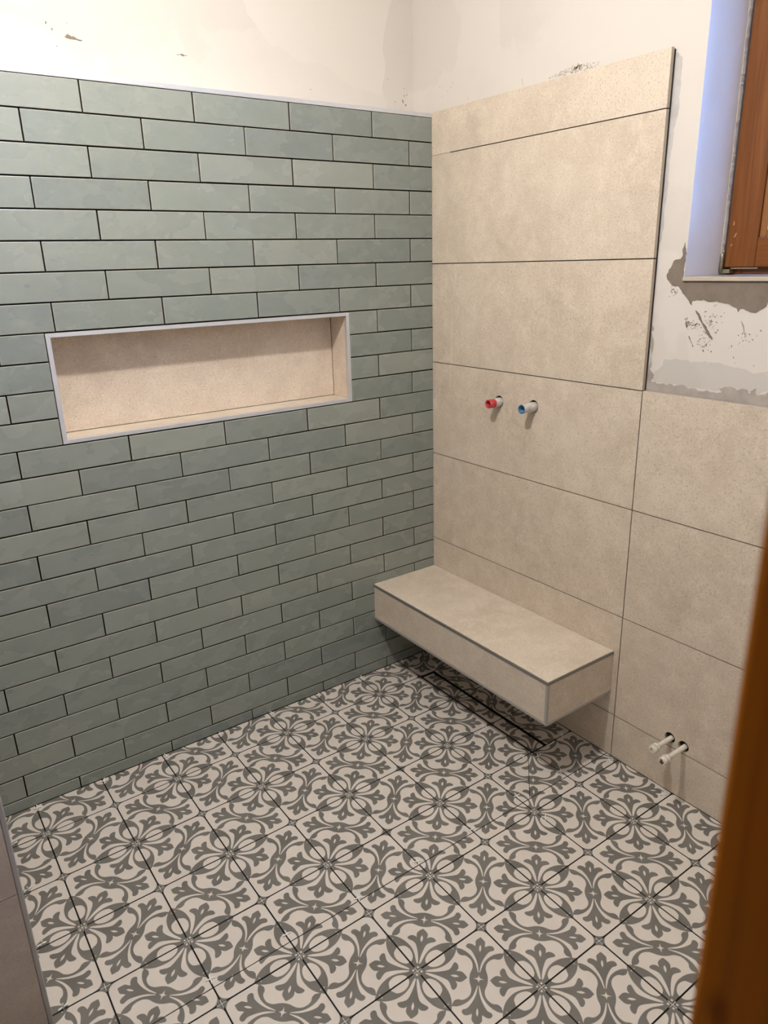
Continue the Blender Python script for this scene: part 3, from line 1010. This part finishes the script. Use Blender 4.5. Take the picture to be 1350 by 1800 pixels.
# blue lining inside the second outlet
def pipe(name, label, key, L, mouth):
    cy, cz, r = HOLES[key]
    t = empty(name, (0, cy - 0.001, cz - 0.003))
    tag(t, label, 'pipe stub')
    bm = bmesh.new()
    lathe(bm, [(-0.018, .0078), (.004, .0078), (.0042, .0073), (L - .0302, .0073)], (0, 0, 0), (-1, 0, 0), 20)
    obj('pipe', bm, M['pipe_white'], t)
    bm = bmesh.new()
    lathe(bm, [(L - .0300, .0070), (L - .0290, .0118), (L - .0245, .0134), (L - .0200, .0134), (L - .0190, .0118), (L - .0165, .0118), (L - .0155, .0136),
               (L - .0070, .0134), (L - .0060, .0120), (L - .0005, .0117), (L, .0105), (L + .0002, .0070), (L + .0002, 0.0)], (0, 0, 0), (-1, 0, 0), 24)
    cap = obj('cap', bm, M['pipe_white'], t)
    if mouth:
        bm = bmesh.new()
        pts = [(-.006, -.003), (-.002, -.0085), (.004, -.007), (.008, -.002), (.004, .001), (.0055, .006), (0, .0080), (-.0035, .003), (-.0070, .003)]
        plate(bm, pts, [], lambda a, b, d: Vector((-L - .0008 + d, a, b)), .0007)
        obj('dirt_spot', bm, M['brown_spot'], cap)
    else:
        bm = bmesh.new()
        pts = [(-.003, .003), (.001, .0015), (.004, .004), (.001, .0055)]
        plate(bm, pts, [], lambda a, b, d: Vector((-L - .0008 + d, a, b)), .0007)
        obj('dirt_spot', bm, M['brown_spot'], cap)
    return t
pipe('supply_pipe', 'left of two low white capped water pipes from beige wall, clean pale end', 'a', 0.092, False)
pipe('supply_pipe', 'right of two low white capped water pipes from beige wall, dirty end', 'b', 0.109, True)
bm = bmesh.new()
cy, cz, r = HOLES['blue']
lathe(bm, [(.0540, .0140), (.0545, .0122), (.0402, .0114), (.0400, .0)], (0, 0, 0), (-1, 0, 0), 28)
o = obj('blue_lining', bm, M['blue'], [x for x in bpy.data.objects if x.get('label', '').startswith('grey water pipe stub with torn')][0])

# ------------------------------------------------------------------ window
win = empty('window_1', (0.185, WY1, WZ0))
win['kind'] = 'structure'
win['label'] = 'brown varnished wooden window with white plaster reveal and pale sill'
wx, wy, wz = win.location
def wbox(name, mat, x0, x1, y0, y1, z0, z1, bev=0.0, par=None):
    bm = bmesh.new()
    box(bm, x0 - wx, x1 - wx, y0 - wy, y1 - wy, z0 - wz, z1 - wz, bev)
    return obj(name, bm, mat, par or win)
SX = 0.185                        # room-side face of the sash
wbox('sill', M['sill'], 0.0125, 0.215, WY0 + .002, WY1 - .0012, WZ0 - .0035, WZ0 + .0065, .0012)
# reveal skins of plaster
wbox('reveal', M['reveal'], XW + .0004, 0.235, WY1 - .0010, WY1 + .0002, WZ0 + .007, WZ1 - .001)
wbox('reveal', M['reveal'], XW + .0004, 0.235, WY0 - .0002, WY0 + .0010, WZ0 + .007, WZ1 - .001)
# outer frame
fy0, fy1, fz0, fz1 = WY0 + .004, WY1 - .004, WZ0 + .0068, WZ1 - .004
FX = 0.205
frame_parts = [('stile', M['wood_window'], FX, FX + .05, fy1 - .045, fy1, fz0, fz1), ('stile', M['wood_window'], FX, FX + .05, fy0, fy0 + .045, fz0, fz1),
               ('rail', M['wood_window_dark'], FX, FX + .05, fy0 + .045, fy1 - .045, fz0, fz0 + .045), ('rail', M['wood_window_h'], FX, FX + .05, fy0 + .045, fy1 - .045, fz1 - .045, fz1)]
fr = empty('window_frame', (0, 0, 0), win)
for nm, mt, *a in frame_parts:
    wbox(nm, mt, *a, bev=.001, par=fr)
sash = empty('window_sash', (0, 0, 0), win)
sy0, sy1, sz0, sz1 = fy0 + .006, fy1 - .006, fz0 + .019, fz1 - .012
sw = 0.084
for nm, mt, y0, y1, z0, z1 in (('stile', M['wood_window'], sy1 - sw, sy1, sz0, sz1), ('stile', M['wood_window'], sy0, sy0 + sw, sz0, sz1),
                               ('rail', M['wood_window_h'], sy0 + sw + .0004, sy1 - sw - .0004, sz0, sz0 + .073), ('rail', M['wood_window_h'], sy0 + sw + .0004, sy1 - sw - .0004, sz1 - .073, sz1)):
    wbox(nm, mt, SX, SX + .0195, y0, y1, z0, z1, .0022, sash)
gy0, gy1, gz0, gz1 = sy0 + sw, sy1 - sw, sz0 + .073, sz1 - .073
bw = .019
for nm, y0, y1, z0, z1 in (('glazing_bead', gy1 - bw, gy1, gz0, gz1), ('glazing_bead', gy0, gy0 + bw, gz0, gz1),
                           ('glazing_bead', gy0 + bw, gy1 - bw, gz0, gz0 + bw), ('glazing_bead', gy0 + bw, gy1 - bw, gz1 - bw, gz1)):
    wbox(nm, M['wood_bead'], SX + .006, SX + .0185, y0 + .0003, y1 - .0003, z0 + .0003, z1 - .0003, .002, sash)
wbox('glass_pane', M['glass'], SX + .0188, SX + .0230, gy0, gy1, gz0, gz1, 0, sash)
# hinge at the lower corner
hg = empty('hinge', (0, 0, 0), win)
def hbox(name, *a, bev=.0006):
    return wbox(name, M['hinge'], *a, bev=bev, par=hg)
hbox('hinge_plate', SX - .004, SX + .012, sy1 + .0015, WY1 - .0015, sz0 - .016, sz0 + .040)
hbox('hinge_arm', SX - .006, SX + .014, sy1 - .020, sy1 + .001, sz0 - .015, sz0 - .005)
hbox('hinge_arm', SX - .003, SX - .0005, sy1 - .095, sy1 - .021, sz0 - .0045, sz0 - .0012)
bm = bmesh.new()
lathe(bm, [(-.014, 0), (-.014, .0042), (.034, .0042), (.036, .0028), (.036, 0)], (SX - .0085 - wx, sy1 + .003 - wy, sz0 - wz), (0, 0, 1), 14)
obj('hinge_pin', bm, M['hinge'], hg, smooth=True)
# ragged plaster edge against the frame
bm = bmesh.new()
rr = random.Random(4)
z = WZ0 + .05
prev = None
while z < WZ1 - .02:
    w1 = .0018 + rr.random() * .0030
    d1 = rr.uniform(0.0, .004)
    ring = [bm.verts.new((SX - .010 + a - wx, WY1 - .001 - b - wy, z - wz)) for a, b in ((.002, 0), (.005 - d1, w1 * .6), (.012, w1), (.012, 0))]
    if prev:
        for q in range(4):
            bm.faces.new((prev[q], prev[(q + 1) % 4], ring[(q + 1) % 4], ring[q]))
    prev = ring
    z += rr.uniform(.004, .012)
bmesh.ops.recalc_face_normals(bm, faces=bm.faces[:])
obj('plaster_bead', bm, M['plaster'], win)
# scratches through the varnish of the sash
M['bare_wood'] = plain('bare_scratch_wood', (0.80, 0.55, 0.34), 0.6)
for y, z, dy, dz in ((-1.034, 1.652, -.001, .009), (-1.040, 1.622, -.005, .010), (-1.033, 1.600, -.003, .005)):
    bm = bmesh.new()
    w = .0009
    plate(bm, [(y - w, z), (y + w, z), (y + dy + w * .5, z + dz), (y + dy - w * .5, z + dz)], [], lambda a, b, d: Vector((SX - .0004 + d - wx, a - wy, b - wz)), .0005)
    obj('scratch', bm, M['bare_wood'], sash)

# ------------------------------------------------------------------ door frame the photograph is taken past
door = empty('door_1', (-1.49, -2.125, 0))
door['kind'] = 'structure'
door['label'] = 'orange varnished wooden door frame close to the camera at right'
dxo, dyo = door.location.x, door.location.y
def pbox(name, x0, x1, y0, y1, z0, z1, bev=.004):
    bm = bmesh.new()
    box(bm, x0 - dxo, x1 - dxo, y0 - dyo, y1 - dyo, z0, z1, bev)
    return obj(name, bm, M['wood_door'], door)
pbox('jamb', -1.5050, -1.4765, -2.215, -2.0500, 0.0, 2.07)
pbox('jamb', DX0 + .0015, DX0 + .030, -2.215, -2.0500, 0.0, 2.07)
pbox('head', DX0 + .031, -1.5060, -2.215, -2.0500, 2.040, 2.068)
pbox('casing', -1.4760, -1.400, -2.2140, -2.1915, 0.0, 2.14)
pbox('casing', DX0 - .075, DX0 + .001, -2.2140, -2.1915, 0.0, 2.14)

# ------------------------------------------------------------------ partition end at the left edge
part = mk_box('wall_partition', M['joint'], -1.850, STUB_X - .010, STUB_Y + .010, -0.0035, 0.0, CEIL, kind='structure')
part['label'] = 'end of a partition wall clad in grey stone tile with metal corner profile'
ZJ = 0.4108
for z0, z1 in ((0.0, ZJ - .001), (ZJ + .001, ZJ + 0.595), (ZJ + 0.597, ZJ + 1.19), (ZJ + 1.192, CEIL - .001)):
    mk_box('stone_tile', M['stone_grey'], -1.850, STUB_X - .0105, STUB_Y, STUB_Y + .010, z0, z1, part)
    mk_box('stone_tile', M['stone_grey'], STUB_X - .010, STUB_X - .0004, STUB_Y + .0110, -0.0035, z0, z1, part)
bm = bmesh.new()
box(bm, STUB_X - .0102, STUB_X, STUB_Y - .0004, STUB_Y + .0108, 0.0, CEIL - .001, .002)
tr2 = obj('trim_2', bm, M['alu_dull'], None, 'structure')
tr2['label'] = 'dull grey metal corner profile on the partition end'

# ------------------------------------------------------------------ tile spacers
def cross_mesh(L, w, h):
    bm = bmesh.new()
    o = []
    a, b = L / 2, w / 2
    o = [(-a, -b), (-b, -b), (-b, -a), (b, -a), (b, -b), (a, -b), (a, b), (b, b), (b, a), (-b, a), (-b, b), (-a, b)]
    lo = [bm.verts.new((x, y, 0)) for x, y in o]
    hi = [bm.verts.new((x, y, h)) for x, y in o]
    bm.faces.new(lo[::-1])
    bm.faces.new(hi)
    for i in range(12):
        j = (i + 1) % 12
        bm.faces.new((lo[i], lo[j], hi[j], hi[i]))
    me = bpy.data.meshes.new('tile_spacer')
    bm.to_mesh(me)
    bm.free()
    return me
flat_me = cross_mesh(0.023, 0.0018, 0.0042)
flat_me.materials.append(M['spacer_grey'])
tall_me = cross_mesh(0.023, 0.0023, 0.0032)
tall_me.materials.append(M['spacer'])
ORD = ['zeroth', 'first', 'second', 'third', 'fourth', 'fifth', 'sixth', 'seventh', 'eighth', 'ninth', 'tenth', 'eleventh', 'twelfth']
def spacer(me, loc, rot, label, group):
    o = link('tile_spacer', me, None)
    o.location = loc
    o.rotation_euler = rot
    tag(o, label, 'tile spacer', group)
    return o
SKIP = {(2, -1), (1, 0), (4, 0), (4, -1), (4, -2), (4, -3)}
for i in range(-3, 5):
    for j in range(-3, 5):
        x, y = (i - I0) * S, -(j - J0) * S
        if (i, j) in SKIP or y < -1.63 + 0 * x or x > -0.05:
            continue
        petal_node = (i + j) % 2 == 0
        lab = 'flat spacer at %s, %s line from green wall, %s from bench wall' % ('petal hub' if petal_node else 'dark diamond', ORD[j + 4], ORD[5 - i])
        spacer(flat_me, (x, y, -0.0043), (0, 0, 0), lab, 'spacers set in the floor joints')
def upright(x, y, ang, tilt, label, group, lift=0.006):
    """a spacer stuck upright in a joint, leaning a little"""
    o = spacer(tall_me, (x, y, lift), (0, 0, 0), label, group)
    o.rotation_euler = (Matrix.Rotation(ang, 4, 'Z') @ Matrix.Rotation(math.radians(90) + tilt, 4, 'X') @ Matrix.Rotation(random.uniform(-.3, .3), 4, 'Z')).to_euler()
    return o
def lying(x, y, ang, label, group, z=0.0012, tilt=0.12):
    o = spacer(tall_me, (x, y, z), (tilt, tilt * .4, ang), label, group)
    return o
walk = [(-1.612, -.020), (-1.406, -.020), (-1.198, -.018), (-1.000, -.018), (-.792, -.016), (-.592, -.018), (-.388, -.016), (-.184, -.014)]
for n_, (x, y) in enumerate(walk[::-1]):
    lying(x, y, random.uniform(-.5, .5), 'white spacer at the foot of green wall, %s from the corner' % ORD[n_ + 1], 'spacers along the green wall', 0.0034, 0.28)
fold = [(-1.407, -.890), (-1.205, -.890), (-1.002, -.906), (-.800, -.902), (-.596, -.902), (-.391, -.880)]
for n_, (x, y) in enumerate(fold):
    lying(x, y, random.uniform(-.25, .25), 'white spacer lying at the long cut line across the floor, %s from the left' % ORD[n_ + 1], 'spacers along the cut line', 0.0010)
dr = [(-.250, -.140, 'left of the front end of the drain'), (-.188, -.092, 'between the drain and the green wall'), (-.101, -.136, 'behind the end of the drain nearest the green wall'),
      (-.112, -.357, 'behind the drain under the bench, nearer the green wall'), (-.100, -.553, 'behind the drain under the bench, nearer the bench end'), (-.226, -.550, 'in front of the middle of the drain'),
      (-.111, -.769, 'at the near end of the drain, on the wall side'), (-.049, -.757, 'at the joint under the bench end, close to the wall'), (-.243, -.752, 'in front of the near end of the drain'),
      (-.199, -.790, 'just beyond the near end of the drain'), (-.197, -.886, 'between the near drain end and the cut line')]
for x, y, wh in dr:
    if random.random() < .5:
        upright(x, y, random.uniform(0, 3.1), random.uniform(-.7, .7), 'white spacer ' + wh, 'spacers around the drain', 0.0065)
    else:
        lying(x, y, random.uniform(.2, 1.2), 'white spacer ' + wh, 'spacers around the drain', 0.0014, 0.10)
for x, y, wh in ((-.030, -.949, 'beside the bench'), (-.030, -1.151, 'below the two white pipes')):
    lying(x, y, -.5, 'white spacer at the foot of beige wall, ' + wh, 'spacers along the beige wall', 0.0014)
for x, y, wh in ((-1.700, -.140, 'farthest'), (-1.700, -.345, 'second farthest'), (-1.708, -.550, 'second nearest'), (-1.704, -.7545, 'nearest')):
    upright(x, y, 0.2, random.uniform(-.3, .3), 'white spacer at the left floor edge beside partition, %s of four' % wh, 'spacers along the left floor edge')
lying(-.393, -1.000, .7, 'white spacer lying on a petal past the cut line', 'spacers along the cut line', 0.0012)
